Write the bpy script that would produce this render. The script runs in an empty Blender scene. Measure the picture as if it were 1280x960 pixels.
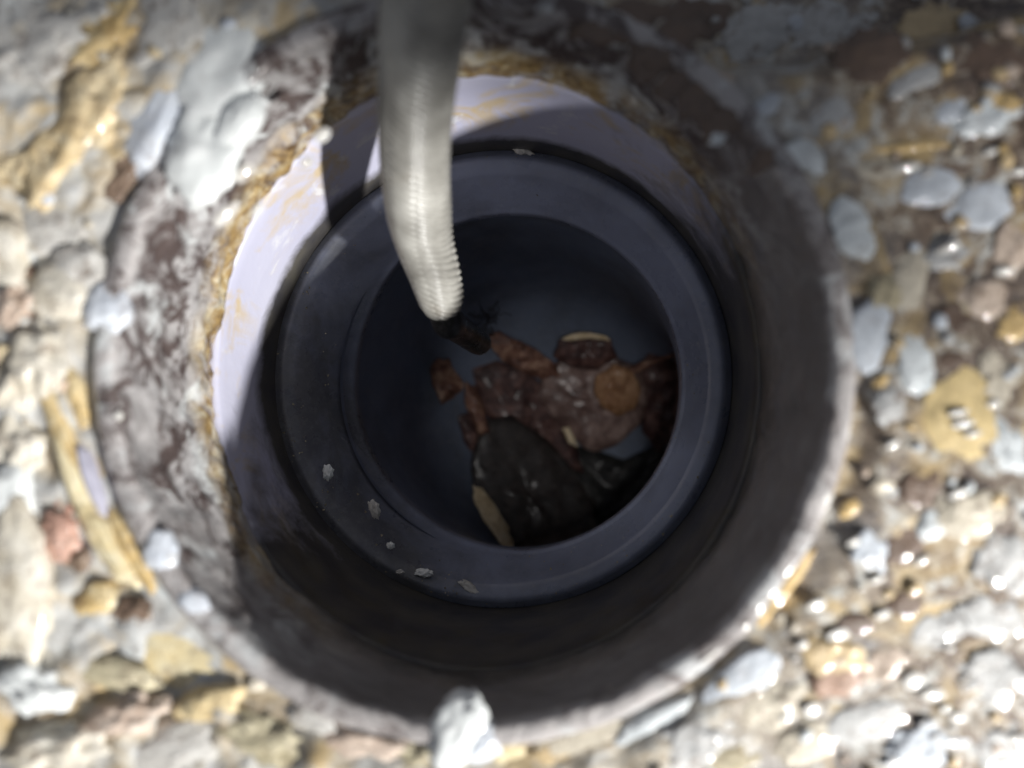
import bpy, bmesh, math, random
import numpy as np
from mathutils import Vector, Matrix, Euler, Quaternion, noise as mn

# ------------------------------------------------------------------ camera, world, lamps, exposure
S = 0.001                                    # everything below is written in millimetres
scene = bpy.context.scene
COL = scene.collection
FPX, CX, CY = 990.0, 640.0, 480.0            # focal length in pixels of a 1280 x 960 picture
EYE_Z = 110.0
ROT = Euler((math.radians(1.16), math.radians(1.85), 0), 'XYZ').to_matrix()

def ray(px, py):
    return ROT @ Vector(((px - CX) / FPX, (CY - py) / FPX, -1.0))
_d = ray(585, 452)
EYE = -_d * (EYE_Z / -_d.z)                  # the rim's centre is the origin

def at(px, py, z):                           # the point of height z seen at a pixel
    d = ray(px, py)
    return EYE + d * ((z - EYE.z) / d.z)
def atd(px, py, dep):                        # the point of a given camera depth
    return EYE + ray(px, py) * dep

cam_d = bpy.data.cameras.new('camera')
cam = bpy.data.objects.new('camera', cam_d)
COL.objects.link(cam)
cam.matrix_world = Matrix.Translation(EYE * S) @ ROT.to_4x4()
cam_d.sensor_width = 36.0
cam_d.lens = 36.0 * FPX / 1280.0
cam_d.clip_start = 0.002
cam_d.clip_end = 20
cam_d.dof.use_dof = True
cam_d.dof.focus_distance = 0.172
cam_d.dof.aperture_fstop = 7.2
cam_d.dof.aperture_blades = 0
scene.camera = cam

w = bpy.data.worlds.new('World')
scene.world = w
w.use_nodes = True
w.node_tree.nodes['Background'].inputs[0].default_value = (0.80, 0.86, 1.0, 1)
w.node_tree.nodes['Background'].inputs[1].default_value = 0.17

def spot(name, loc, aim, watts, size_deg, blend, radius, color):
    d = bpy.data.lights.new(name, 'SPOT')
    d.energy = watts; d.spot_size = math.radians(size_deg); d.spot_blend = blend
    d.shadow_soft_size = radius * S; d.color = color
    o = bpy.data.objects.new(name, d); COL.objects.link(o)
    o.location = Vector(loc) * S
    o.rotation_euler = (Vector(aim) - Vector(loc)).to_track_quat('-Z', 'Y').to_euler()
    return o
KEY = Vector((288, -254, 202))
spot('work_lamp', KEY, (-88, -56, -120), 15.8, 36.8, 0.14, 12.0, (1.0, 0.985, 0.955))
LAMP2 = Vector((286, -240, 205))
spot('right_floor_fill', LAMP2, (97, -2, 0), 9.0, 9.6, 0.65, 12.0, (1.0, 0.985, 0.96))  # added spot, confined to the right part of the floor
SCRAP_FILL = EYE + Vector((9, -9, 5))
spot('scrap_fill', SCRAP_FILL, (14, -8, -115), 0.46, 20, 1.0, 3.0, (1.0, 0.98, 0.95))  # added fill beside the camera, narrowed onto the scraps

scene.view_settings.view_transform = 'Standard'
scene.view_settings.look = 'None'
scene.view_settings.exposure = 0.0
scene.view_settings.gamma = 1.0
scene.render.engine = 'CYCLES'
scene.cycles.use_denoising = True
scene.cycles.max_bounces = 8
scene.cycles.diffuse_bounces = 5
scene.cycles.sample_clamp_indirect = 4.0

# ------------------------------------------------------------------ helpers
random.seed(7)
rng = np.random.default_rng(11)

def link_mesh(name, me, mat=None, parent=None):
    o = bpy.data.objects.new(name, me)
    COL.objects.link(o)
    if mat is not None and not me.materials:
        me.materials.append(mat)
    if parent is not None:
        o.parent = parent
    return o

def mesh_from(name, verts, faces, smooth=True):
    me = bpy.data.meshes.new(name)
    me.from_pydata([tuple(v) for v in verts], [], faces)
    if smooth:
        me.polygons.foreach_set('use_smooth', [True] * len(me.polygons))
    me.update()
    return me

def tag(o, label=None, cat=None, group=None, kind=None):
    if label: o['label'] = label
    if cat: o['category'] = cat
    if group: o['group'] = group
    if kind: o['kind'] = kind
    return o

def empty(name, loc):
    o = bpy.data.objects.new(name, None)
    o.empty_display_size = 0.005
    COL.objects.link(o)
    o.location = Vector(loc) * S
    return o

def fbm(p, octv=4, h=0.5):
    v, a, f = 0.0, 1.0, 1.0
    for _ in range(octv):
        v += a * mn.noise(p * f); a *= h; f *= 2.03
    return v

def smooth(a, b, x):
    t = max(0.0, min(1.0, (x - a) / (b - a)))
    return t * t * (3 - 2 * t)

# ------------------------------------------------------------------ materials
class NT:
    def __init__(self, name):
        self.m = bpy.data.materials.new(name); self.m.use_nodes = True
        self.t = self.m.node_tree
        self.b = self.t.nodes['Principled BSDF']
        self.co = self.t.nodes.new('ShaderNodeTexCoord').outputs['Object']
    def link(self, a, b): self.t.links.new(a, b)
    def noise(self, scale, detail=4, rough=0.55, dist=0.0, off=(0, 0, 0), sc=(1, 1, 1), out='Fac'):
        mp = self.t.nodes.new('ShaderNodeMapping')
        mp.inputs['Location'].default_value = off
        mp.inputs['Scale'].default_value = sc
        self.link(self.co, mp.inputs[0])
        n = self.t.nodes.new('ShaderNodeTexNoise')
        n.inputs['Scale'].default_value = scale; n.inputs['Detail'].default_value = detail
        n.inputs['Roughness'].default_value = rough; n.inputs['Distortion'].default_value = dist
        self.link(mp.outputs[0], n.inputs['Vector'])
        return n.outputs[out]
    def voro(self, scale, feature='F1', rnd=1.0, out='Distance'):
        n = self.t.nodes.new('ShaderNodeTexVoronoi'); n.feature = feature
        n.inputs['Scale'].default_value = scale; n.inputs['Randomness'].default_value = rnd
        self.link(self.co, n.inputs['Vector'])
        return n.outputs[out]
    def ramp(self, fac, stops, mode='LINEAR'):
        r = self.t.nodes.new('ShaderNodeValToRGB'); r.color_ramp.interpolation = mode
        e = r.color_ramp.elements
        while len(e) < len(stops): e.new(0.5)
        for el, (p, c) in zip(e, stops):
            el.position = p
            el.color = (c, c, c, 1) if isinstance(c, (int, float)) else (*c, 1)
        self.link(fac, r.inputs[0])
        return r.outputs[0]
    def mix(self, fac, a, b, mode='MIX'):
        n = self.t.nodes.new('ShaderNodeMix'); n.data_type = 'RGBA'; n.blend_type = mode
        for sock, v in ((n.inputs[0], fac), (n.inputs[6], a), (n.inputs[7], b)):
            if isinstance(v, (int, float)):
                sock.default_value = v if sock.type == 'VALUE' else (v, v, v, 1)
            elif isinstance(v, tuple): sock.default_value = (*v, 1)
            else: self.link(v, sock)
        return n.outputs[2]
    def math(self, op, a, b=0.0, clamp=False):
        n = self.t.nodes.new('ShaderNodeMath'); n.operation = op; n.use_clamp = clamp
        for sock, v in ((n.inputs[0], a), (n.inputs[1], b)):
            if isinstance(v, (int, float)): sock.default_value = v
            else: self.link(v, sock)
        return n.outputs[0]
    def xyz(self):
        n = self.t.nodes.new('ShaderNodeSeparateXYZ'); self.link(self.co, n.inputs[0])
        return n.outputs
    def bump(self, h, dist, strength=1.0, prev=None):
        n = self.t.nodes.new('ShaderNodeBump')
        n.inputs['Distance'].default_value = dist * S; n.inputs['Strength'].default_value = strength
        self.link(h, n.inputs['Height'])
        if prev is not None: self.link(prev, n.inputs['Normal'])
        return n.outputs[0]
    def set(self, **k):
        for name, v in k.items():
            s = self.b.inputs[name.replace('_', ' ')]
            if isinstance(v, (int, float)): s.default_value = v
            elif isinstance(v, tuple): s.default_value = (*v, 1) if s.type == 'RGBA' else v
            else: self.link(v, s)
        return self

def mat_floor():
    n = NT('broken_mortar')
    x, y, z = n.xyz()
    big = n.noise(70, 7, 0.68, 0.6)
    mid = n.noise(230, 7, 0.70, 0.8, (3, 1, 0))
    fine = n.noise(800, 6, 0.75, 0.3, (1, 7, 0))
    c1 = n.ramp(big, [(0.30, (0.30, 0.23, 0.15)), (0.40, (0.52, 0.43, 0.30)), (0.47, (0.64, 0.60, 0.51)),
                      (0.55, (0.62, 0.63, 0.62)), (0.66, (0.74, 0.77, 0.77))])
    c2 = n.ramp(mid, [(0.36, (0.055, 0.033, 0.024)), (0.47, (0.16, 0.105, 0.072)), (0.53, (0.38, 0.31, 0.23)),
                      (0.575, (0.50, 0.49, 0.46)), (0.64, (0.64, 0.67, 0.67))])
    right = n.math('MULTIPLY', n.math('ADD', x, -0.02), 22.0, True)
    f = n.math('ADD', n.math('MULTIPLY', right, 0.68), 0.26)
    c = n.mix(f, c1, c2)
    speck = n.ramp(fine, [(0.40, (0.15, 0.09, 0.06)), (0.485, (0.80, 0.78, 0.74)), (0.58, (1, 1, 1)), (0.68, (1.2, 1.18, 1.12))])
    c = n.mix(n.math('ADD', n.math('MULTIPLY', right, 0.55), 0.20), c, speck, 'MULTIPLY')
    och = n.ramp(n.noise(70, 4, 0.6, 1.0, (9, 2, 5)), [(0.53, 0.0), (0.64, 0.70)])
    c = n.mix(och, c, (0.60, 0.43, 0.19))
    b1 = n.bump(mid, 0.5, 0.6)
    b2 = n.bump(fine, 0.3, 0.7, b1)
    wet = n.bump(n.noise(170, 2, 0.4, 0.2, (5, 5, 1)), 1.2, 0.9)
    rough = n.ramp(n.noise(60, 3), [(0.35, 0.32), (0.65, 0.62)])
    n.set(Base_Color=c, Roughness=rough, Normal=b2, Coat_Weight=0.8, Coat_Roughness=0.08, Coat_Normal=wet, Coat_IOR=1.45)
    return n.m

def mat_stone(name, dark, base, light, wet=0.8, scale=140, bump=0.6, stn=0.7):
    n = NT(name)
    oi = n.t.nodes.new('ShaderNodeObjectInfo')
    mp = n.t.nodes.new('ShaderNodeVectorMath'); mp.operation = 'ADD'
    geo = n.t.nodes.new('ShaderNodeNewGeometry')
    n.link(geo.outputs['Position'], mp.inputs[0])
    n.link(oi.outputs['Random'], mp.inputs[1])
    n.co = mp.outputs[0]
    a = n.noise(scale * 2.2, 7, 0.70, 0.5)
    c = n.ramp(a, [(0.32, dark), (0.48, base), (0.64, light)])
    tint = n.noise(scale * 0.7, 3, 0.6, 0.3, (2, 9, 4))
    c = n.mix(n.ramp(tint, [(0.40, 0.0), (0.65, 0.55)]), c, light)
    stain = n.ramp(n.noise(scale * 2.6, 7, 0.75, 0.8, (4, 2, 8)), [(0.53, 0.0), (0.64, stn)])
    c = n.mix(stain, c, (0.16, 0.10, 0.06))
    fine = n.noise(scale * 4, 4, 0.6)
    b = n.bump(fine, 0.35, bump, n.bump(a, 0.9, bump))
    w_ = n.bump(n.noise(260, 2, 0.4), 0.6, 0.5)
    n.set(Base_Color=c, Roughness=0.48, Normal=b, Coat_Weight=wet, Coat_Roughness=0.07, Coat_Normal=w_, Coat_IOR=1.45)
    return n.m

M = {}
M['floor'] = mat_floor()
M['tan'] = mat_stone('tan_stone', (0.44, 0.30, 0.15), (0.70, 0.54, 0.30), (0.80, 0.69, 0.48), 0.5)
M['ochre'] = mat_stone('ochre_stone', (0.44, 0.28, 0.10), (0.70, 0.51, 0.23), (0.76, 0.64, 0.40), 0.5)
M['yellow'] = mat_stone('yellow_stone', (0.58, 0.43, 0.20), (0.76, 0.62, 0.34), (0.80, 0.72, 0.50), 0.9, 90, 0.3)
M['cream'] = mat_stone('cream_mortar', (0.52, 0.45, 0.33), (0.72, 0.66, 0.54), (0.80, 0.76, 0.67), 0.7)
M['olive'] = mat_stone('olive_mortar', (0.28, 0.23, 0.13), (0.52, 0.46, 0.30), (0.64, 0.58, 0.42), 0.6)
M['white'] = mat_stone('white_mortar', (0.66, 0.69, 0.68), (0.80, 0.83, 0.82), (0.86, 0.88, 0.87), 0.7, 70, 0.25, 0.2)
M['blue'] = mat_stone('pale_grey_mortar', (0.42, 0.46, 0.52), (0.62, 0.66, 0.73), (0.76, 0.80, 0.85), 0.8, 90, 0.3, 0.35)
M['grey'] = mat_stone('grey_mortar', (0.42, 0.40, 0.37), (0.60, 0.58, 0.54), (0.70, 0.68, 0.64), 0.8)
M['pink'] = mat_stone('pinkish_mortar', (0.42, 0.28, 0.20), (0.62, 0.48, 0.38), (0.74, 0.64, 0.55), 0.6)
M['red'] = mat_stone('red_brown_stone', (0.36, 0.18, 0.13), (0.54, 0.30, 0.23), (0.62, 0.44, 0.35), 0.5)
M['brown'] = mat_stone('brown_stone', (0.06, 0.035, 0.022), (0.17, 0.11, 0.075), (0.33, 0.24, 0.17), 0.8)
for _k, _c in {'tan': (.66,.50,.28), 'ochre': (.68,.48,.21), 'yellow': (.74,.57,.28), 'cream': (.60,.54,.43), 'olive': (.44,.38,.25), 'white': (.72,.76,.77), 'blue': (.58,.62,.67),
               'grey': (.50,.50,.49), 'pink': (.56,.45,.36), 'red': (.38,.24,.17), 'brown': (.14,.09,.062)}.items():
    M['wet_' + _k] = mat_stone('soaked_' + _k + '_stone', tuple(v * 0.55 for v in _c), tuple(v * 0.88 for v in _c), tuple(min(0.85, v * 1.08) for v in _c), 0.9, 170, 0.35, 0.25 if _k in ('white', 'blue', 'yellow') else 0.85)  # wetter copies for the right, also darkened to offset the stronger lamp light there
M['lilac'] = mat_stone('lilac_plastic_sliver', (0.36, 0.35, 0.42), (0.46, 0.45, 0.54), (0.52, 0.51, 0.60), 0.6, 60, 0.2)
M['wet'] = mat_stone('wet_pale_pebble', (0.36, 0.33, 0.28), (0.56, 0.54, 0.50), (0.70, 0.69, 0.66), 1.0, 120, 0.2)
_b = M['wet'].node_tree.nodes['Principled BSDF']
_b.inputs['Coat Roughness'].default_value = 0.03; _b.inputs['Coat IOR'].default_value = 1.6
for _l in list(_b.inputs['Coat Normal'].links): M['wet'].node_tree.links.remove(_l)

def mat_outer_pipe():
    n = NT('dirty_grey_plastic')
    x, y, z = n.xyz()
    base = n.ramp(n.noise(45, 4, 0.6), [(0.35, (0.36, 0.34, 0.335)), (0.65, (0.50, 0.485, 0.485))])
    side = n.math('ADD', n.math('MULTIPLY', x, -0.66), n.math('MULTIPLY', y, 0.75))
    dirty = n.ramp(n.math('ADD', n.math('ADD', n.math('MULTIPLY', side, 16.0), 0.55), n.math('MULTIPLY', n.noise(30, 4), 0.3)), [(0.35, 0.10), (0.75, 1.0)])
    shade_side = n.math('SUBTRACT', 1.0, dirty, True)
    base = n.mix(n.math('MULTIPLY', shade_side, 0.75), base, n.ramp(n.noise(85, 5, 0.6, 0.8), [(0.3, (0.11, 0.098, 0.09)), (0.7, (0.22, 0.20, 0.19))]))  # right and lower wall made darker in colour, painting its shade
    top = n.math('MULTIPLY', n.math('ADD', z, 0.0018), 700.0, True)
    base = n.mix(n.math('MULTIPLY', top, 0.8), base, (0.46, 0.43, 0.42))
    dirty = n.math('MAXIMUM', dirty, n.math('MULTIPLY', top, 0.7))
    brown = n.noise(115, 7, 0.72, 1.2, (2, 3, 1), (1, 1, 0.75))
    fb = n.ramp(n.math('ADD', brown, n.math('MULTIPLY', y, 0.9)), [(0.47, 0.0), (0.56, 0.94)])
    c = n.mix(n.math('MULTIPLY', fb, dirty), base, (0.075, 0.050, 0.045))
    wh = n.ramp(n.noise(95, 6, 0.65, 0.9, (6, 1, 9)), [(0.55, 0.0), (0.63, 0.95)])
    c = n.mix(n.math('MULTIPLY', wh, dirty), c, (0.66, 0.68, 0.68))
    # limescale and rust band just above the joint, which lies higher above and below than at the sides
    dip = n.math('MULTIPLY', n.math('SUBTRACT', n.math('MULTIPLY', x, x), n.math('MULTIPLY', y, y)), 2.4)
    z = n.math('ADD', n.math('ADD', z, -0.004), dip)
    lo = n.math('MULTIPLY', n.math('ADD', n.math('MULTIPLY', z, -1.0), -0.0205), 160.0, True)
    nz = n.ramp(n.noise(150, 6, 0.7, 0.8, (1, 8, 2)), [(0.38, 0.15), (0.56, 1.0)])
    och = n.ramp(n.noise(170, 6, 0.7, 1.0, (3, 3, 3)), [(0.34, (0.12, 0.07, 0.03)), (0.47, (0.40, 0.27, 0.11)), (0.58, (0.62, 0.52, 0.33)), (0.7, (0.70, 0.66, 0.56))])
    c = n.mix(n.math('MULTIPLY', n.math('MULTIPLY', lo, nz), dirty), c, och)
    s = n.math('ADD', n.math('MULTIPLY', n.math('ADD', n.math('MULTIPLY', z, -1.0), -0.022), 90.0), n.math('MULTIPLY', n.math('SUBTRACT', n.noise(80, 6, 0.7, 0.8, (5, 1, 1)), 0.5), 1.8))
    c = n.mix(n.math('MULTIPLY', n.ramp(s, [(0.2, 0.0), (1.0, 0.9)]), shade_side), c, (0.035, 0.031, 0.024))  # slime and painted shade, thickening down to the joint
    b = n.bump(brown, 1.0, 0.8, n.bump(n.noise(420, 5, 0.65), 0.45, 0.7))
    wet = n.bump(n.noise(180, 2, 0.4), 0.9, 0.6)
    n.set(Base_Color=c, Roughness=0.5, Normal=b, Coat_Weight=0.7, Coat_Roughness=0.10, Coat_Normal=wet, Coat_IOR=1.4)
    return n.m
def mat_plastic(name, col, grime=0.5, rough=0.38, silt=0.0):
    n = NT(name)
    x, y, z = n.xyz()
    v = n.noise(40, 4, 0.6)
    c = n.ramp(v, [(0.3, tuple(a * 0.80 for a in col)), (0.7, tuple(min(1, a * 1.12) for a in col))])
    g = n.ramp(n.noise(42, 6, 0.62, 0.4, (2, 5, 3)), [(0.46, 0.0), (0.74, grime)])
    c = n.mix(g, c, (0.060, 0.054, 0.042))
    if silt:  # dark towards the left: olive stains plus painted shade
        side = n.math('ADD', n.math('MULTIPLY', x, -20.0), n.math('MULTIPLY', y, -7.0))
        s = n.math('ADD', side, n.math('MULTIPLY', n.math('SUBTRACT', n.noise(55, 6, 0.68, 0.6, (1, 4, 7)), 0.5), 1.5))
        c = n.mix(n.ramp(s, [(0.20, 0.0), (0.85, silt)]), c, n.ramp(n.noise(150, 5, 0.7), [(0.35, (0.045, 0.043, 0.038)), (0.65, (0.095, 0.088, 0.068))]))
    dust = n.ramp(n.noise(520, 6, 0.75, 0.1, (7, 1, 4)), [(0.50, 0.0), (0.72, 0.30)])
    c = n.mix(dust, c, (0.32, 0.32, 0.33))
    sp = n.ramp(n.noise(300, 5, 0.7, 0.2, (7, 1, 4)), [(0.66, 0.0), (0.72, 0.6)])
    c = n.mix(n.math('MULTIPLY', sp, n.ramp(n.noise(30, 2, 0.5, 0, (8, 8, 8)), [(0.42, 0.0), (0.62, 1.0)])), c, (0.45, 0.45, 0.44))
    rg = n.ramp(n.noise(90, 5, 0.7), [(0.3, rough - 0.10), (0.7, rough + 0.16)])
    b = n.bump(n.noise(380, 4, 0.6), 0.10, 0.5, n.bump(n.noise(90, 4, 0.6), 0.3, 0.35))
    n.set(Base_Color=c, Roughness=rg, Normal=b, IOR=1.5)
    return n.m
def mat_socket():
    n = NT('lilac_grey_plastic_slime_and_shade')
    x, y, z = n.xyz()
    v = n.noise(35, 3, 0.5)
    c = n.ramp(v, [(0.3, (0.50, 0.50, 0.64)), (0.7, (0.58, 0.58, 0.70))])
    yel = n.ramp(n.noise(75, 6, 0.7, 1.0, (2, 5, 3)), [(0.50, 0.0), (0.64, 0.7)])
    up = n.math('MULTIPLY', n.math('ADD', z, 0.050), 90.0, True)
    c = n.mix(n.math('MULTIPLY', yel, up), c, (0.60, 0.44, 0.16))
    wh = n.ramp(n.noise(110, 5, 0.65, 0.5, (6, 1, 2)), [(0.60, 0.0), (0.68, 0.8)])
    c = n.mix(wh, c, (0.74, 0.74, 0.76))
    # slime, with the shade of the right, lower and deep wall painted into it
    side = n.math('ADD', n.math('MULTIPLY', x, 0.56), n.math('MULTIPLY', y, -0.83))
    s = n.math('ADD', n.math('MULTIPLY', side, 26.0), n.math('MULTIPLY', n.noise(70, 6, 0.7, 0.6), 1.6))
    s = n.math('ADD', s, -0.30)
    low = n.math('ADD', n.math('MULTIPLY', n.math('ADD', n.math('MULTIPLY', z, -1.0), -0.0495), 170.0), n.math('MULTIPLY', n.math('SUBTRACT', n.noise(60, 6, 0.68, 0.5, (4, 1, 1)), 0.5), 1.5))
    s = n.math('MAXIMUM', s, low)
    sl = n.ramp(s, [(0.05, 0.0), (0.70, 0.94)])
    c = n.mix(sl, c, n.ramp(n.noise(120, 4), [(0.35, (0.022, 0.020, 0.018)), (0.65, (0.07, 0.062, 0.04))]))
    b = n.bump(n.noise(260, 4, 0.6), 0.3, 0.5)
    n.set(Base_Color=c, Roughness=0.36, Normal=b, IOR=1.48)
    return n.m
M['outer'] = mat_outer_pipe()
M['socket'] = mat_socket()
M['collar'] = mat_plastic('lilac_grey_plastic', (0.29, 0.32, 0.43), 0.45, 0.28, 0.75)
M['elbow'] = mat_plastic('blue_grey_plastic', (0.18, 0.215, 0.30), 0.6, 0.42, 0.0)
M['slime'] = mat_plastic('black_slime', (0.02, 0.019, 0.018), 0.2, 0.3)

def mat_hose():
    n = NT('braided_sleeve')
    c = n.ramp(n.noise(110, 5, 0.6, 0.3), [(0.32, (0.20, 0.192, 0.172)), (0.5, (0.32, 0.31, 0.282)), (0.68, (0.45, 0.44, 0.405))])
    st = n.ramp(n.noise(55, 4, 0.65, 0.5, (3, 3, 1)), [(0.55, 0.0), (0.70, 0.5)])
    c = n.mix(st, c, (0.24, 0.21, 0.165))
    n.set(Base_Color=c, Roughness=0.42, Normal=n.bump(n.noise(1500, 3, 0.6), 0.06, 0.5), Coat_Weight=0.25, Coat_Roughness=0.2)
    return n.m
M['hose'] = mat_hose()
def mat_scrap(name, dark, base, light, scale=160, rough=0.35, coat=0.6, bump=0.9):
    n = NT(name)
    a = n.noise(scale, 7, 0.72, 0.6)
    c = n.ramp(a, [(0.34, dark), (0.5, base), (0.64, light)])
    b = n.bump(a, 0.9, bump, n.bump(n.noise(scale * 3, 5, 0.7), 0.5, bump))
    n.set(Base_Color=c, Roughness=rough, Normal=b, Coat_Weight=coat * 0.5, Coat_Roughness=0.22)
    return n.m
M['skin'] = mat_scrap('blackened_skin', (0.010, 0.008, 0.008), (0.026, 0.020, 0.019), (0.055, 0.040, 0.036), 420, 0.30, 1.0, 0.7)
M['flesh'] = mat_scrap('tan_flesh', (0.52, 0.38, 0.21), (0.76, 0.61, 0.39), (0.84, 0.73, 0.54), 240, 0.55, 0.2)
M['peel'] = mat_scrap('red_brown_peel', (0.06, 0.026, 0.020), (0.22, 0.105, 0.072), (0.46, 0.29, 0.20), 260)
M['pulp'] = mat_scrap('grey_brown_pulp', (0.07, 0.042, 0.038), (0.18, 0.115, 0.10), (0.36, 0.26, 0.23), 130, 0.3, 0.8, 0.6)
M['rind'] = mat_scrap('orange_brown_rind', (0.20, 0.09, 0.04), (0.38, 0.20, 0.10), (0.50, 0.30, 0.17), 260, 0.45)
M['maroon'] = mat_scrap('dark_maroon_leaf', (0.026, 0.012, 0.012), (0.085, 0.040, 0.036), (0.22, 0.12, 0.10), 240)
M['hair'] = mat_scrap('black_hair', (0.008, 0.007, 0.007), (0.012, 0.010, 0.009), (0.02, 0.018, 0.016), 200, 0.4)

# ------------------------------------------------------------------ the drain pipe
RIM_R, RIM_W = 50.0, 3.5
Z_JOINT, Z_STEP = -33.0, -57.0
def ring_fit(px, py, rpx, R):                # centre and height of a ring of radius R that shows with radius rpx
    dep = R * FPX / rpx
    return atd(px, py, dep)
c_joint = ring_fit(605, 466, 347, RIM_R)
c_step = ring_fit(626, 472, 283, 48.0)
c_in = ring_fit(640, 477, 212, 37.8)
print('joint', c_joint[:], 'step', c_step[:], 'inner', c_in[:])

def joint_dz(a): return 4.0 - 6.0 * math.cos(2 * a)      # the joint lies higher above and below than at the sides

def loft(name, rings, mat, parent, n=192, wob=0.0, close=False):
    """rings: (centre, radius[, normal]) joined one after the other."""
    vs, fs = [], []
    for i, r in enumerate(rings):
        c, R = r[0], r[1]
        ax = r[2] if len(r) > 2 else Vector((0, 0, 1))
        q = Vector((0, 0, 1)).rotation_difference(ax)
        for k in range(n):
            a = 2 * math.pi * k / n
            u = Vector((math.cos(a), math.sin(a), 0))
            rr = R + (wob * mn.noise(Vector((u.x * 2.2, u.y * 2.2, c.z * 0.05 + 3))) if wob else 0)
            lift = Vector((0, 0, joint_dz(a) * r[3])) if len(r) > 3 else Vector()
            vs.append((c + q @ (u * rr) + lift) * S)
    for i in range(len(rings) - 1):
        for k in range(n):
            k2 = (k + 1) % n
            fs.append((i * n + k, (i + 1) * n + k, (i + 1) * n + k2, i * n + k2))
    return link_mesh(name, mesh_from(name, vs, fs), mat, parent)

def cz(t, a, b): return a.lerp(b, t)
pipe = empty('drain_pipe', (0, 0, 0))
tag(pipe, 'round grey plastic drain pipe opening set down in the broken mortar', 'drain pipe')

# outer pipe: cut rim, rough inside wall
O = Vector((0, 0, 0))
def outer_pipe():
    n, vs, fs, prof = 320, [], [], []
    prof += [(RIM_R + RIM_W, -34.0), (RIM_R + RIM_W, -6.0), (RIM_R + RIM_W, -1.0), (RIM_R + RIM_W - 0.35, -0.3), (RIM_R + RIM_W - 0.9, 0.0),
             (RIM_R + 2.2, 0.1), (RIM_R + 0.9, 0.0), (RIM_R + 0.3, -0.3), (RIM_R, -1.0)]
    steps = 44
    for i in range(1, steps + 1):
        prof.append((RIM_R, -1.0 + (c_joint.z + 1.0) * i / steps))
    prof.append((RIM_R + RIM_W, c_joint.z - 0.3))
    for j, (R, z) in enumerate(prof):
        t = min(1, max(0, z / c_joint.z))
        c = O.lerp(c_joint, t)
        for k in range(n):
            a = 2 * math.pi * k / n
            u = Vector((math.cos(a), math.sin(a), 0))
            d = 0.0; dz = 0.0
            if j >= 4:
                p = Vector((u.x * 50, u.y * 50, z))
                d = 0.55 * fbm(p * 0.10, 3) + 0.28 * fbm(p * 0.42 + Vector((9, 0, 0)), 3)
            if -2 < z:
                dz = 0.5 + 0.35 * fbm(Vector((u.x * 9, u.y * 9, 4)), 3)
            left = smooth(0.25, 0.95, -(u.x * 0.85 - u.y * 0.5))      # battered on this side
            if j >= 8: d *= 1 + 1.2 * left
            dz += joint_dz(a) * smooth(0, 1, t) if j >= 8 else 0
            vs.append(Vector((c.x + u.x * (R - d), c.y + u.y * (R - d), z + dz)) * S)
    for j in range(len(prof) - 1):
        for k in range(n):
            k2 = (k + 1) % n
            fs.append((j * n + k, (j + 1) * n + k, (j + 1) * n + k2, j * n + k2))
    return link_mesh('outer_wall', mesh_from('outer_wall', vs, fs), M['outer'], pipe)
outer_pipe()

# socket: a thin lip, the smooth wall, and the gutter round the collar
cj, cs = c_joint, c_step
gut = Vector((cs.x, cs.y, cs.z - 1.6))
ZU = Vector((0, 0, 1))
rings = [(cj + ZU * -0.2, 52.5, ZU, 1), (cj + ZU * 0.1, 50.6, ZU, 1), (cj + ZU * -0.1, 49.7, ZU, 1), (cj + ZU * -0.8, 49.45, ZU, 1)]
for i in range(1, 13):
    t = i / 12
    c = (cj + ZU * -0.8).lerp(gut, t); rings.append((c, 49.4 - 0.3 * t, ZU, 1 - t))
rings += [(gut + Vector((0, 0, -0.8)), 48.9), (gut + Vector((0, 0, -1.6)), 48.0), (gut + Vector((0, 0, -2.0)), 46.0)]
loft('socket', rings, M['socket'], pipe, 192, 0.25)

# collar: a rolled bead, a dished top, the inner edge crisp on one side and worn to a slope on the other
top_in = Vector((c_in.x, c_in.y, c_in.z))
def collar():
    n, vs, fs = 224, [], []
    up = Vector((0, 0, 1))
    prof = [(gut - up * 1.2, 49.4, 0), (gut - up * 0.1, 49.0, 0), (gut + up * 0.25, 48.5, 0), (cs - up * 0.9, 48.0, 0), (cs - up * 0.35, 47.5, 0), (cs - up * 0.05, 46.9, 0),
            (cs, 46.3, 0), (cs - up * 0.25, 45.6, 0), (cs - up * 0.75, 44.8, 0), (cs - up * 1.1, 44.0, 0.02)]
    for i in range(1, 13):
        t = i / 12
        prof.append(((cs - up * 1.1).lerp(top_in, t), 44.0 + (38.3 - 44.0) * t, 0.02 + 0.98 * t))
    prof += [(top_in - up * 0.25, 37.9, 1), (top_in - up * 0.9, 37.75, 1.05), (top_in - up * 3, 37.8, 1.1), (top_in - up * 6, 38.6, 1.1), (top_in - up * 9, 39.8, 1.0)]
    for c, R, t in prof:
        for k in range(n):
            a = 2 * math.pi * k / n
            u = Vector((math.cos(a), math.sin(a), 0))
            worn = smooth(0.15, 0.95, -u.x * 0.93 - u.y * 0.30)
            d = 0.10 * fbm(Vector((u.x * 3, u.y * 3, c.z * 0.1)), 3)
            bead = worn * (1 - t) if R < 49.3 else 0
            vs.append((c + u * (R + d + bead * (49.0 - R) * 0.25) - up * (worn * 9.0 * t * t + bead * min(2.2, 49.4 - R) * 0.55)) * S)
    for i in range(len(prof) - 1):
        for k in range(n):
            k2 = (k + 1) % n
            fs.append((i * n + k, (i + 1) * n + k, (i + 1) * n + k2, i * n + k2))
    return link_mesh('collar', mesh_from('collar', vs, fs), M['collar'], pipe)
collar()

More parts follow.
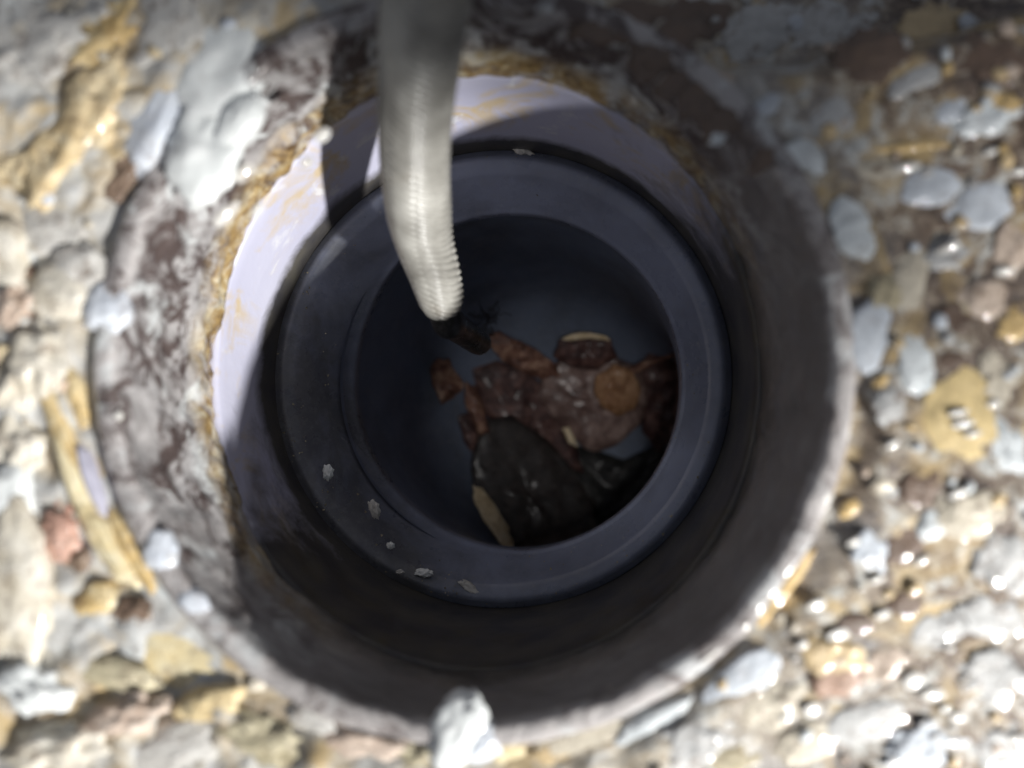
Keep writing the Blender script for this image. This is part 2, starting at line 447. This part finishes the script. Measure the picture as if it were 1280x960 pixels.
# elbow: drops, then sweeps away to the lower right
AZ = math.radians(-42)
E1 = Vector((math.cos(AZ), math.sin(AZ), 0))
RB, RE = 48.0, 39.5
rings = []
base = top_in + Vector((0, 0, -3.5))
for i in range(5):
    rings.append((base + Vector((0, 0, -2.2 * i)), RE, Vector((0, 0, 1))))
b2 = base + Vector((0, 0, -9))
for i in range(1, 25):
    a = math.radians(88) * i / 24
    c = b2 + E1 * (RB * (1 - math.cos(a))) + Vector((0, 0, -RB * math.sin(a)))
    ax = Vector((0, 0, 1)) * math.cos(a) - E1 * math.sin(a)
    rings.append((c, RE, ax.normalized()))
lastc, lastn = rings[-1][0], rings[-1][2]
for i in range(1, 5):
    rings.append((lastc - lastn * 22 * i, RE, lastn))
loft('elbow', rings, M['elbow'], pipe, 128)
def elbow_floor(px, py, off=0.0):            # walk along the pixel's ray to the elbow wall
    d = ray(px, py).normalized(); p = EYE.copy()
    t = (c_in.z - EYE.z) / d.z
    while t < 420:
        p = EYE + d * t
        r = p - b2
        if r.z > 0: out = math.hypot(p.x - b2.x, p.y - b2.y) > RE
        else:
            h = Vector((r.x, r.y, 0)); al = h.dot(E1); side = (h - E1 * al).length
            rad = math.hypot(RB - al, -r.z) if al < RB else -r.z
            out = math.hypot(rad - RB, side) > RE
        if out: return EYE + d * (t - off)
        t += 0.5
    return p

# ------------------------------------------------------------------ the floor
def floor_h(x, y):
    r = math.hypot(x, y)
    p = Vector((x, y, 0))
    fl = 1 - 0.74 * smooth(-5, 45, x)
    h = 2.2 * fbm(p * 0.035 + Vector((3, 1, 0)), 4, 0.55)
    h += 1.1 * fbm(p * 0.13 + Vector((0, 7, 2)), 4, 0.55)
    h += 0.9 * abs(mn.noise(p * 0.22 + Vector((5, 5, 5)))) + 0.35 * mn.noise(p * 0.6)
    h = h * fl + 0.7
    # corner sunk at the far right, a drop added to put it in shade
    u = (x - 31) * -0.21 + (y - 36) * 0.98
    h -= 13 * smooth(0, 9, u + 3 * mn.noise(p * 0.07)) * smooth(-6, 14, x - 10)
    # bank rising away to the left
    h += 4.5 * smooth(58, 85, r) * smooth(0.2, 1.0, -x / max(r, 1e-6))
    e = smooth(0, 5.5, r - (RIM_R + RIM_W))
    return h * (0.12 + 0.88 * e) - 0.9 * (1 - e)
def build_floor():
    nt, vs, fs = 540, [], []
    rad, r = [RIM_R + RIM_W - 2.6], RIM_R + RIM_W - 1.4
    while r < 102: rad.append(r); r += 0.48
    while r < 190: rad.append(r); r *= 1.035
    for i, r0 in enumerate(rad):
        for k in range(nt):
            a = 2 * math.pi * k / nt
            ca, sa = math.cos(a), math.sin(a)
            edge = (1.6 * fbm(Vector((ca * 6, sa * 6, 1)), 4, 0.6) + 0.7) * max(0, 1 - (r0 - 52.8) / 9)
            rr = r0 + edge
            x, y = ca * rr, sa * rr
            z = floor_h(x, y)
            if i == 0: z = -4.0
            vs.append((x * S, y * S, z * S))
    for i in range(len(rad) - 1):
        for k in range(nt):
            k2 = (k + 1) % nt
            fs.append((i * nt + k, i * nt + k2, (i + 1) * nt + k2, (i + 1) * nt + k))
    o = link_mesh('floor', mesh_from('floor', vs, fs), M['floor'])
    tag(o, 'broken cream and brown mortar floor round the drain hole', kind='structure')
    return o
floor = build_floor()

# lumps of mortar and stones lying in it
def blob_mesh(seed, sub=3, amp=0.22, freq=1.5, flat=0.0):
    bm = bmesh.new()
    bmesh.ops.create_icosphere(bm, subdivisions=sub, radius=1.0)
    off = Vector((seed * 3.1, seed * 1.7, seed * 0.9))
    for v in bm.verts:
        p = v.co.normalized()
        d = 1 + amp * fbm(p * freq + off, 4, 0.55) + amp * 0.35 * mn.noise(p * freq * 4 + off)
        v.co = p * d
        if flat and v.co.z > 1 - flat: v.co.z = (1 - flat) + (v.co.z - 1 + flat) * 0.25
    me = bpy.data.meshes.new('stone')
    bm.to_mesh(me); bm.free()
    me.polygons.foreach_set('use_smooth', [True] * len(me.polygons))
    return me
ROUND = [blob_mesh(i, 4, 0.26, 1.15) for i in range(5)]
DOME = blob_mesh(77, 3, 0.04, 0.9)
DOME.materials.append(bpy.data.materials['wet_pale_pebble'])
ROUGH = [blob_mesh(20 + i, 4, 0.42, 1.9) for i in range(6)]
SMALL = [blob_mesh(40 + i, 2, 0.35, 1.7) for i in range(6)]
for me in ROUND + ROUGH + SMALL: me.materials.append(M['grey'])

def place(me, px, py, rx, ry, rot, h, mat, name='stone', lift=0.0, tilt=None, label=None, z=None):
    zz = 1.5 if z is None else z
    p = at(px, py, zz)
    if z is None:
        for _ in range(3):
            zz = floor_h(p.x, p.y) if math.hypot(p.x, p.y) > RIM_R + RIM_W else 0.0
            p = at(px, py, zz)
    k = (EYE.z - p.z) / FPX                  # mm per pixel at that depth
    o = bpy.data.objects.new(name, me); COL.objects.link(o)
    o.parent = floor
    p.z += lift
    o.location = p * S
    q = Euler((0, 0, math.radians(rot))).to_quaternion()
    if tilt is not None:
        q = Vector((0, 0, 1)).rotation_difference(tilt) @ q
    o.rotation_mode = 'QUATERNION'; o.rotation_quaternion = q
    o.scale = (rx * k * S, ry * k * S, h * S)
    o.material_slots[0].link = 'OBJECT'
    o.material_slots[0].material = M[mat]
    if px > 640 and 'wet_' + mat in M: o.material_slots[0].material = M['wet_' + mat]
    if label: o['label'] = label
    return o

LUMPS = [  # px, py, semi-axes in px, turn, height mm, material, rough?
 (90,155,108,40,58,3.6,'tan',1), (22,210,60,34,30,3.2,'tan',1), (128,42,62,26,52,3.0,'ochre',1), (37,52,62,46,20,2.6,'grey',1), (152,215,40,20,60,1.6,'brown',1),
 (210,34,46,60,10,3.0,'grey',0), (262,100,98,58,70,5.4,'white',0), (250,186,66,52,80,5.2,'white',0), (196,150,80,36,66,4.2,'blue',0), (296,150,50,26,60,3.6,'white',0),
 (64,285,64,54,20,3.4,'grey',0), (6,318,24,58,8,4.6,'cream',0), (96,338,34,44,10,3.4,'grey',0), (131,386,30,34,0,3.2,'blue',0), (71,366,44,36,30,3.0,'cream',0),
 (33,343,16,10,20,1.6,'brown',0), (12,385,30,36,0,4.4,'pink',1), (41,446,34,46,10,3.8,'cream',1), (12,482,30,34,0,4.8,'cream',1), (20,560,34,46,0,4.4,'cream',1), (8,630,36,50,0,5.2,'white',0),
 (72,525,88,12,-68,3.0,'ochre',0), (97,498,40,14,-76,3.2,'ochre',0), (116,600,58,9,-72,4.0,'lilac',0), (92,600,70,13,-70,3.4,'yellow',0), (71,664,36,22,-80,3.0,'red',1), 
 (124,664,84,15,-60,3.8,'yellow',0), (166,690,60,12,-62,3.2,'ochre',0), (19,735,40,110,4,5.0,'cream',0), (120,750,30,22,20,2.6,'ochre',0), (165,763,24,18,0,1.6,'brown',1), (96,702,22,18,30,2.0,'brown',1),
 (210,812,104,36,-36,3.2,'yellow',0), (240,754,24,16,-40,2.4,'blue',0), (199,690,22,28,20,2.6,'blue',0), (131,842,66,22,-14,3.2,'olive',0), (259,880,44,22,14,2.4,'ochre',0),
 (37,858,52,32,-16,5.0,'white',1), (150,896,54,24,14,4.4,'pink',1), (225,934,76,34,12,3.6,'grey',0), (319,856,14,11,0,2.0,'cream',0), (60,935,64,28,8,4.4,'cream',1), (330,925,56,26,-20,2.6,'olive',1), (395,905,44,16,-24,2.0,'grey',0),
 (572,915,52,34,62,4.2,'white',0), (604,930,30,22,20,3.0,'blue',0), (632,944,26,18,0,2.4,'yellow',0), (456,932,62,24,-8,2.6,'pink',1), (520,945,36,18,0,2.4,'olive',1), (737,926,64,24,10,2.6,'cream',0), (690,945,30,18,0,2.0,'tan',1), (820,905,52,18,28,2.4,'white',0), (870,930,40,26,20,2.4,'grey',1),
 (984,731,56,9,54,2.6,'ochre',0), (930,850,60,24,36,2.6,'blue',0), (960,890,50,30,30,2.6,'cream',1), (900,950,44,18,0,2.0,'olive',1),
 (1100,414,36,56,-26,3.2,'blue',0), (1145,457,26,42,10,3.4,'white',0), (1081,300,30,24,0,2.8,'white',0), (1074,278,34,38,0,3.0,'white',0), (1224,255,46,34,12,3.6,'blue',0), (1021,195,38,22,-18,2.6,'white',0), (1160,235,42,24,8,2.4,'blue',0),
 (1209,529,52,68,12,3.6,'yellow',0), (1115,510,22,24,0,2.4,'grey',0), (1228,371,32,28,0,4.0,'pink',0), (1190,450,16,14,0,1.4,'brown',0), (1265,410,26,20,30,2.6,'ochre',1), (1138,356,26,46,-12,3.0,'cream',0), (1111,367,22,24,0,2.4,'olive',1), (1104,476,13,9,30,2.0,'ochre',0), (1104,607,15,12,0,2.4,'cream',0),
 (1066,636,16,11,20,2.4,'ochre',0), (1167,656,22,18,40,3.2,'white',0), (1245,480,24,40,10,2.6,'cream',1), (1258,560,26,44,20,3.0,'white',1), (1212,640,44,30,24,3.0,'cream',1), (1255,700,36,44,0,3.2,'grey',1), (1150,610,30,22,30,1.8,'brown',1), (1130,680,34,24,50,1.6,'brown',1), (1090,690,16,26,20,2.4,'blue',1),
 (1050,850,34,18,10,2.2,'red',1), (1040,820,38,26,0,2.6,'tan',1), (1110,830,32,26,20,2.4,'pink',1), (1170,790,44,24,20,2.4,'grey',1), (1235,770,46,30,-10,2.8,'grey',1), (1085,900,50,28,14,2.6,'grey',0), (1165,935,50,26,10,2.8,'blue',1), (1250,935,40,30,0,3.0,'grey',1), (1010,930,42,24,20,2.6,'cream',0), (1130,755,24,18,30,1.6,'brown',0), (1070,780,22,16,0,1.8,'brown',0), (1240,850,40,34,0,3.0,'grey',1),
 (1044,146,30,24,20,2.8,'grey',0), (969,124,42,11,40,2.4,'blue',0), (901,101,16,13,0,2.4,'pink',0), (898,170,13,10,40,2.2,'white',0), (1145,101,48,15,26,2.6,'grey',0), (1231,150,40,18,14,3.0,'white',1), (1190,139,22,18,0,2.6,'blue',0),
 (1085,71,44,32,20,3.0,'brown',1), (908,148,34,18,40,2.6,'brown',1), (958,196,26,12,50,2.2,'brown',1), (830,58,52,26,30,3.0,'brown',1), (780,26,56,22,16,2.6,'brown',1), (842,104,26,14,40,2.2,'brown',1), (1167,37,42,30,10,3.2,'tan',1), (1242,75,40,34,0,2.4,'brown',1), (1137,184,64,6,4,2.2,'ochre',0), (1100,215,40,16,-6,2.2,'cream',0), (1030,40,54,34,14,3.0,'grey',1), (950,40,50,36,20,3.0,'grey',1), (880,20,44,26,0,3.0,'brown',1), (870,125,24,26,20,1.4,'brown',1), (1262,310,26,34,0,3.0,'pink',1), (1180,320,32,20,14,2.6,'grey',1), (1195,400,26,20,0,2.4,'brown',1), (1255,130,26,14,0,3,'ochre',1),
]
for i, (px, py, rx, ry, rot, h, mat, rg) in enumerate(LUMPS):
    me = (ROUGH if rg else ROUND)[i % (6 if rg else 5)]
    o = place(me, px, py, rx, ry, rot, h * (0.26 if px > 620 else 0.58), mat, 'stone' if mat in ('tan', 'ochre', 'yellow', 'brown', 'red') else 'mortar_lump', -0.30 * h * (0.36 if px > 620 else 0.62))

# wet pebbles added for the glints, tops facing half way between lamp and eye
GLINTS = [(1132,211,26,11,10),(1237,191,13,9,20),(1272,216,14,10,0),(1182,311,16,8,24),(1194,516,14,8,10),(1200,530,16,8,10),(1212,542,15,9,10),(1115,555,13,9,30),(1198,617,13,11,20),
 (1068,677,11,8,20),(1096,724,13,10,20),(1152,700,12,8,30),(1021,756,15,11,10),(1047,793,15,10,10),(1102,768,11,8,20),(1002,806,11,9,20),(992,823,10,8,20),(1015,887,15,14,0),(985,896,12,9,10),
 (1166,868,15,14,0),(1180,885,12,10,0),(1197,896,16,11,-10),(1160,905,14,12,0),(1141,851,13,15,0),(1205,847,15,9,40),(1224,832,12,10,0),(1255,875,12,14,-20),(1268,922,14,12,0),(1119,952,16,10,10),(845,952,13,8,20),(1169,920,11,8,10),(1186,810,11,10,0),
 (214,697,11,10,0),(36,552,12,14,0),(86,915,12,10,0),(33,402,9,11,0),(897,812,40,7,34),(924,822,22,9,34),(842,855,26,7,26),(587,907,13,10,30),(74,530,9,7,0),(12,680,14,12,0),(1030,625,16,11,40),(960,748,14,8,36),(1255,340,12,9,0),(1075,735,9,7,0),(1240,505,10,8,10),(150,520,8,12,0)]
for i, (px, py, rx, ry, rot) in enumerate(GLINTS):
    p = at(px, py, 3)
    lamp = LAMP2 if px > 600 else KEY
    hv = ((lamp - p).normalized() + (EYE - p).normalized()).normalized()
    hv = (hv + Vector((random.uniform(-.03, .03), random.uniform(-.03, .03), 0))).normalized()
    gs = random.uniform(0.55, 1.1)
    place(DOME, px, py, rx * gs * random.uniform(0.8, 1.1), ry * gs * random.uniform(0.55, 0.85), rot, 0.28, 'wet', 'pebble', 0.80 if 1180 < px < 1220 and py < 550 else 0.24, hv)
# small grit, thicker on the right
cnt = 0
while cnt < 90:
    px, py = random.uniform(-20, 1300), random.uniform(-20, 980)
    p = at(px, py, 1.0)
    if math.hypot(p.x, p.y) < RIM_R + RIM_W + 1.0: continue
    if px < 600 and random.random() < 0.55: continue
    s = random.uniform(5, 12)
    place(SMALL[cnt % 6], px, py, s, s * random.uniform(0.6, 1), random.uniform(0, 180), s * 0.05, random.choice(['cream', 'tan', 'white', 'tan', 'grey', 'grey', 'ochre', 'pink', 'blue']), 'pebble', 0.25)
    cnt += 1

# ------------------------------------------------------------------ crumbs stuck in the pipe
def crumb(px, py, rx, ry, rot, z, mat, label, me=None, thick=0.5, nrm=None):
    p = at(px, py, z)
    k = (EYE.z - z) / FPX
    o = bpy.data.objects.new('mortar_crumb', me or ROUGH[random.randrange(6)]); COL.objects.link(o)
    o.location = p * S
    q = Euler((0, 0, math.radians(rot))).to_quaternion()
    if nrm is not None: q = Vector((0, 0, 1)).rotation_difference(nrm) @ q
    o.rotation_mode = 'QUATERNION'; o.rotation_quaternion = q
    o.scale = (rx * k * S, ry * k * S, thick * S)
    o.material_slots[0].link = 'OBJECT'; o.material_slots[0].material = M[mat]
    tag(o, label, 'crumb', 'mortar crumbs stuck inside the pipe')
    return o
zc = c_step.z - 1.0
crumb(650,184,16,7,-30,zc,'grey','grey mortar crumb on the collar just under the bright upper wall, right of the hose')
crumb(422,710,9,8,0,zc,'grey','pale crumb at the lower left outer edge of the collar')
crumb(468,636,6,11,20,zc,'grey','upright white crumb on the lower left of the collar')
crumb(488,682,5,4,0,zc,'white','tiny white dot of mortar on the lower collar')
crumb(530,716,11,5,0,zc,'white','flat oval white crumb on the lower collar')
crumb(500,715,5,3,0,zc,'grey','tiny grey crumb beside the flat oval white crumb')
crumb(590,738,18,6,-38,zc,'grey','long grey smear of mortar slanting over the lower collar')
crumb(540,760,9,18,10,zc - 2,'grey','tall dull grey smear hanging below the lower edge of the collar')
crumb(410,590,6,9,0,zc,'white','white crumb on the left of the collar under the shade line')
crumb(694,774,8,4,20,zc,'grey','small grey crumb by the highlight on the lower right collar edge')
crumb(432,770,6,5,0,zc - 2,'brown','small dark brown crumb in the slime left of the bottom')
crumb(782,250,6,5,0,zc,'grey','faint grey crumb at the upper right of the collar')
crumb(826,246,8,6,-40,zc,'grey','grey crumb on the upper right outer edge of the collar')
# small wet domes added to make the glints on the lit wall
def glint_bead(px, py, rx, ry, rot):
    z = -1.0
    while z > c_joint.z:
        p = at(px, py, z); c = O.lerp(c_joint, z / c_joint.z)
        if math.hypot(p.x - c.x, p.y - c.y) < RIM_R - 1.2: break
        z -= 0.25
    hv = ((KEY - p).normalized() + (EYE - p).normalized()).normalized()
    k = (EYE.z - p.z) / FPX
    o = bpy.data.objects.new('glint_bead', DOME); COL.objects.link(o)
    o.parent = pipe; o.location = p * S
    o.rotation_mode = 'QUATERNION'
    o.rotation_quaternion = Vector((0, 0, 1)).rotation_difference(hv) @ Euler((0, 0, math.radians(rot))).to_quaternion()
    o.scale = (rx * k * S, ry * k * S, 0.35 * S)
for q in ((283, 268, 22, 9, 44), (403, 169, 12, 9, 40), (384, 203, 9, 7, 40), (306, 216, 16, 10, 45), (142, 312, 8, 11, 0), (322, 262, 12, 5, 48)): glint_bead(*q)

# ------------------------------------------------------------------ the braided hose
def spline(pts, n):
    out = []
    P = [pts[0] * 2 - pts[1]] + pts + [pts[-1] * 2 - pts[-2]]
    for i in range(1, len(P) - 2):
        a, b, c, d = P[i - 1], P[i], P[i + 1], P[i + 2]
        for k in range(n):
            t = k / n
            out.append(0.5 * ((2 * b) + (c - a) * t + (2 * a - 5 * b + 4 * c - d) * t * t + (3 * b - a - 3 * c + d) * t ** 3))
    out.append(P[-2])
    return out
def resample(path, step):
    out, acc = [path[0]], 0.0
    for a, b in zip(path, path[1:]):
        L = (b - a).length
        pos = step - acc
        while pos <= L:
            out.append(a.lerp(b, pos / L)); pos += step
        acc = (acc + L) % step if L > 0 else acc
        acc = L - (pos - step) if pos - step <= L else acc
    return out
HR = 5.5
hp = [atd(600, -330, 74), atd(556, -130, 87), atd(532, 0, 99), atd(525, 70, 108), atd(519, 150, 119), atd(520, 220, 129), atd(528, 290, 140), atd(544, 345, 147), atd(556, 390, 154)]
path = resample(spline(hp, 60), 0.20)
hose = empty('drain_hose', path[-1])
tag(hose, 'pale braided hose with a rounded end, hanging into the pipe from above', 'hose')
def tube(name, path, rfun, nu, mat, parent, cap=True):
    vs, fs = [], []
    up = Vector((1, 0, 0)); T0 = None
    L = 0.0; prev = path[0]
    n = len(path)
    for i, p in enumerate(path):
        T = (path[min(i + 1, n - 1)] - path[max(i - 1, 0)]).normalized()
        if T0 is not None: up = T0.rotation_difference(T) @ up
        up = (up - T * up.dot(T)).normalized(); T0 = T
        B = T.cross(up)
        L += (p - prev).length; prev = p
        for k in range(nu):
            a = 2 * math.pi * k / nu
            vs.append(p + (up * math.cos(a) + B * math.sin(a)) * rfun(L, a, i / (n - 1)))
    for i in range(n - 1):
        for k in range(nu):
            k2 = (k + 1) % nu
            fs.append((i * nu + k, i * nu + k2, (i + 1) * nu + k2, (i + 1) * nu + k))
    if cap:
        vs.append(path[-1]); e = len(vs) - 1
        for k in range(nu):
            fs.append(((n - 1) * nu + k, (n - 1) * nu + (k + 1) % nu, e))
    org = parent.location / S if parent is not None else Vector()
    return link_mesh(name, mesh_from(name, [(v - org) * S for v in vs], fs), mat, parent)
total = len(path) * 0.20
def braid(L, a, t):
    N = 8                                     # rows of slanting ribs, each row leaning against the next
    c = a * N / (2 * math.pi) + 0.25 * math.sin(L * 0.05)
    i = math.floor(c); u = (c - i) * 2 - 1
    sl = 2.3 if i % 2 else 1.7
    h = abs(math.sin(L * 2.05 + sl * u + i * 1.1)) ** 0.8
    h = 0.95 * h * (1 - 0.20 * abs(u) ** 3) + 0.05 * (1 - u * u)
    R = HR
    rest = total - L
    if rest < 24: R *= 0.74 + 0.26 * rest / 24
    if rest < 4.2: R *= math.sqrt(max(0.0, 1 - ((4.2 - rest) / 4.2) ** 2)) * 0.55 + 0.45 * max(0.0, min(1.0, rest / 1.2))
    return max(0.02, R - 0.58 + 0.80 * h)
tube('braid', path, braid, 120, M['hose'], hose)
# black end piece below the sleeve
tipdir = (path[-1] - path[-30]).normalized()
ep = [path[-1] - tipdir * 3, path[-1] + tipdir * 3, atd(564, 404, 164), atd(574, 412, 176), atd(592, 424, 188), atd(604, 432, 198)]
ep = resample(spline(ep, 20), 0.8)
tube('end_piece', ep, lambda L, a, t: 3.1 * (1 if t < 0.9 else math.sqrt(max(0.02, 1 - ((t - 0.9) / 0.1) ** 2))), 24, M['slime'], hose)

# ------------------------------------------------------------------ scraps in the elbow
def slab(name, outline, thick, mat, parent, lift, edge=None, seg=3, bump=0.6, seed=0, dome=1.5):
    """a thick piece whose outline is given as pixels on the elbow floor; returns its top surface too"""
    base_c = sum((Vector((p[0], p[1])) for p in outline), Vector((0, 0))) / len(outline)
    ctr = elbow_floor(base_c.x, base_c.y, lift)
    # dense outline
    ol = []
    for i in range(len(outline)):
        a, b = Vector(outline[i]), Vector(outline[(i + 1) % len(outline)])
        for k in range(seg): ol.append(a.lerp(b, k / seg))
    n = len(ol); rings = 9
    vs, fs = [], []
    for side in (0, 1):
        for j in range(rings + 1):
            s = j / rings
            for k in range(n):
                q = base_c + (ol[k] - base_c) * (s if j else 0.02)
                w_ = 3.0 * fbm(Vector((q.x * 0.11, q.y * 0.11, seed)), 3, 0.6)
                q2 = q + (q - base_c).normalized() * w_ * s
                dep = (ctr - EYE).dot(ROT @ Vector((0, 0, -1)))
                d = ray(q2.x, q2.y)
                fl = elbow_floor(q2.x, q2.y, lift)
                dep = 0.55 * dep + 0.45 * (fl - EYE).dot(ROT @ Vector((0, 0, -1)))
                prof = math.sqrt(max(0, 1 - s ** 4))
                h = (thick * 0.5 * (0.35 + 0.65 * prof) if s < 1 else thick * 0.32)
                nz = bump * fbm(Vector((q.x * 0.07, q.y * 0.07, seed + 2)), 4, 0.6)
                dd = dep - (h + dome * (1 - s * s) + nz) if side == 0 else dep + h
                vs.append(EYE + d * dd)
    tot = (rings + 1) * n
    for side in (0, 1):
        o_ = side * tot
        for j in range(rings):
            for k in range(n):
                k2 = (k + 1) % n
                f = (o_ + j * n + k, o_ + (j + 1) * n + k, o_ + (j + 1) * n + k2, o_ + j * n + k2)
                fs.append(f if side == 0 else f[::-1])
        fs.append(tuple(o_ + k for k in range(n))[::(-1 if side else 1)])
    e0, e1 = rings * n, tot + rings * n
    for k in range(n):
        k2 = (k + 1) % n
        fs.append((e0 + k, e1 + k, e1 + k2, e0 + k2))
    org = parent.location / S if parent is not None else Vector()
    return link_mesh(name, mesh_from(name, [(v - org) * S for v in vs], fs), mat, parent)

# the big blackened slab with tan cut edges
fs_ = empty('food_scrap', elbow_floor(665, 640, 8))
tag(fs_, 'big black-skinned food scrap with a ragged tan cut edge at lower left', 'food scrap', 'food scraps caught in the pipe')
slab('skin', [(602,526),(640,520),(686,550),(720,590),(750,640),(744,668),(704,696),(655,716),(638,690),(620,655),(592,612),(588,576)], 5, M['skin'], fs_, 11, bump=1.7, seed=1)
slab('cut_edge', [(591,606),(603,611),(617,628),(631,652),(640,674),(645,692),(632,690),(620,672),(606,652),(594,630)], 3, M['flesh'], fs_, 13, seg=3, bump=0.5, seed=2, dome=0.4)
slab('cut_edge', [(716,594),(728,606),(742,628),(748,644),(742,660),(733,640),(722,616)], 2.5, M['flesh'], fs_, 11.5, seg=2, bump=0.5, seed=3, dome=0.4)
pl = empty('food_scrap', elbow_floor(735, 505, 10))
tag(pl, 'pale grey-brown pulpy lump with a round orange-brown patch', 'food scrap', 'food scraps caught in the pipe')
slab('pulp', [(676,470),(700,452),(735,462),(765,446),(800,458),(812,490),(800,530),(770,556),(742,566),(715,548),(690,520),(672,496)], 9, M['pulp'], pl, 11, bump=1.7, seed=4)
slab('rind', [(744,470),(768,456),(790,462),(802,486),(794,512),(772,520),(752,508),(742,490)], 5, M['rind'], pl, 18, bump=0.8, seed=5)
def scrap(outline, thick, mat, lift, label, seed, bump=1.0, dome=1.5):
    outline = [(c_[0], c_[1]) for c_ in outline]
    c = sum((Vector((p[0], p[1])) for p in outline), Vector((0, 0))) / len(outline)
    e = slab('food_scrap', outline, thick, M[mat], None, lift, bump=bump, seed=seed, dome=dome)
    return tag(e, label, 'food scrap', 'food scraps caught in the pipe')
scrap([(606,420),(626,416),(652,428),(676,440),(696,456),(700,470),(676,474),(648,462),(622,446)], 5, 'peel', 14, 'ragged red-brown peel lying just right of the hose end', 6, 1.8)
d1 = empty('food_scrap', elbow_floor(728, 436, 8))
tag(d1, 'dark maroon block with a thin tan strip along its upper edge', 'food scrap', 'food scraps caught in the pipe')
slab('flesh', [(698,426),(726,421),(764,424),(772,446),(748,462),(712,460),(694,446)], 6, M['maroon'], d1, 9, bump=1.0, seed=7)
slab('cut_edge', [(700,424),(712,418),(738,416),(758,420),(762,426),(738,423),(712,426)], 2, M['flesh'], d1, 12, seg=2, bump=0.3, seed=8, dome=0.2)
scrap([(788,462),(812,440),(846,420),(858,450),(856,500),(846,548),(822,566),(804,540),(800,500)], 3, 'maroon', 6, 'dark maroon leaf folded against the right side of the pipe', 9, 2.0, 2.5)
scrap([(786,460),(804,452),(826,446),(846,440),(846,445),(826,453),(806,462),(792,468)], 2, 'peel', 14, 'thin pale red-brown strip across the top of the maroon leaf', 10, 0.5, 0.6)
scrap([(538,462),(548,446),(562,450),(574,470),(580,486),(566,498),(552,506),(544,490)], 4, 'peel', 6, 'red-brown crumpled scrap left of the hose end', 11, 2.0)
scrap([(582,476),(596,486),(606,512),(612,540),(600,544),(590,524),(580,500)], 4, 'peel', 9, 'narrow red-brown strip reaching up from the black slab', 12, 1.2)
scrap([(590,462),(622,450),(662,462),(692,500),(716,548),(730,592),(700,580),(655,540),(604,520)], 5, 'maroon', 7, 'dark maroon scrap between the black slab and the pulpy lump', 13, 1.6)
scrap([(702,534),(710,532),(718,546),(722,558),(712,554)], 2, 'flesh', 17, 'tiny tan chip at the foot of the pulpy lump', 14, 0.3, 0.4)
scrap([(572,520),(586,516),(600,536),(608,566),(594,572),(580,552)], 3, 'maroon', 4, 'dark maroon scrap in the shade above and left of the black slab', 15, 1.4)

M['void_shade'] = mat_scrap('black_void_shade', (0.008, 0.008, 0.009), (0.014, 0.013, 0.013), (0.03, 0.027, 0.024), 260, 0.35, 0.5)  # for a black sheet that paints the unlit hollow of the elbow
o = slab('void_shade', [(704,556),(736,560),(780,574),(830,552),(842,590),(826,622),(790,656),(756,690),(738,664),(734,628)], 3, M['void_shade'], None, 2, bump=1.2, seed=16)
tag(o, 'black sheet painting the dark of the empty bend, right of the black-skinned scrap', 'void_shade')

# silt and fine grit lying on the collar and the lip
def silt():
    from mathutils.bvhtree import BVHTree
    cm = bpy.data.objects['collar'].data
    bvh = BVHTree.FromPolygons([v.co for v in cm.vertices], [tuple(p.vertices) for p in cm.polygons])
    r = random.Random(9); vs, fs = [], []
    for _ in range(900):
        a = math.radians(r.gauss(225, 62)); R = 38.6 + 10.0 * r.random() ** 0.6
        x, y = cs.x + R * math.cos(a), cs.y + R * math.sin(a)
        if mn.noise(Vector((x * 0.13, y * 0.13, 2))) < r.uniform(-0.15, 0.35): continue
        hit = bvh.ray_cast(Vector((x, y, -20)) * S, Vector((0, 0, -1)))[0]
        if hit is None: continue
        p = hit / S; g = 0.07 + 0.34 * r.random() ** 4
        b = len(vs)
        q = Euler((r.random() * 6, r.random() * 6, r.random() * 6)).to_quaternion()
        for c_ in ((1, 0, -.6), (-.6, .9, -.5), (-.5, -.8, -.6), (.1, .1, .9)):
            vs.append((p + q @ (Vector(c_) * g * r.uniform(0.7, 1.3))) * S)
        fs += [(b, b + 1, b + 3), (b + 1, b + 2, b + 3), (b + 2, b, b + 3), (b, b + 2, b + 1)]
    o = link_mesh('silt', mesh_from('silt', vs, fs, False), M['wet_olive'])
    tag(o, 'fine grey silt grains scattered over the lower left of the collar', 'silt', kind='stuff')
silt()

# a tuft of black hair by the hose end
def hair_tuft():
    vs, fs = [], []
    c0 = elbow_floor(606, 398, 22)
    r = random.Random(5)
    for s_ in range(44):
        p = c0 + Vector((r.gauss(0, 1.6), r.gauss(0, 1.6), r.gauss(0, 1.2)))
        d = Vector((r.uniform(-1, 1), r.uniform(-1, 1), r.uniform(-.6, .6))).normalized()
        prev = None
        for k in range(9):
            b = len(vs)
            a1 = d.orthogonal().normalized() * 0.13; a2 = d.cross(a1).normalized() * 0.13
            vs += [p + a1, p - a1 * 0.5 + a2 * 0.87, p - a1 * 0.5 - a2 * 0.87]
            if prev is not None:
                for q in range(3): fs.append((prev + q, prev + (q + 1) % 3, b + (q + 1) % 3, b + q))
            prev = b
            p = p + d * 0.55
            d = (d + Vector((r.uniform(-.5, .5), r.uniform(-.5, .5), r.uniform(-.4, .4)))).normalized()
    o = link_mesh('hair_tuft', mesh_from('hair_tuft', [v * S for v in vs], fs), M['hair'])
    tag(o, 'small tangled tuft of black hair right of the hose end', 'hair')
hair_tuft()
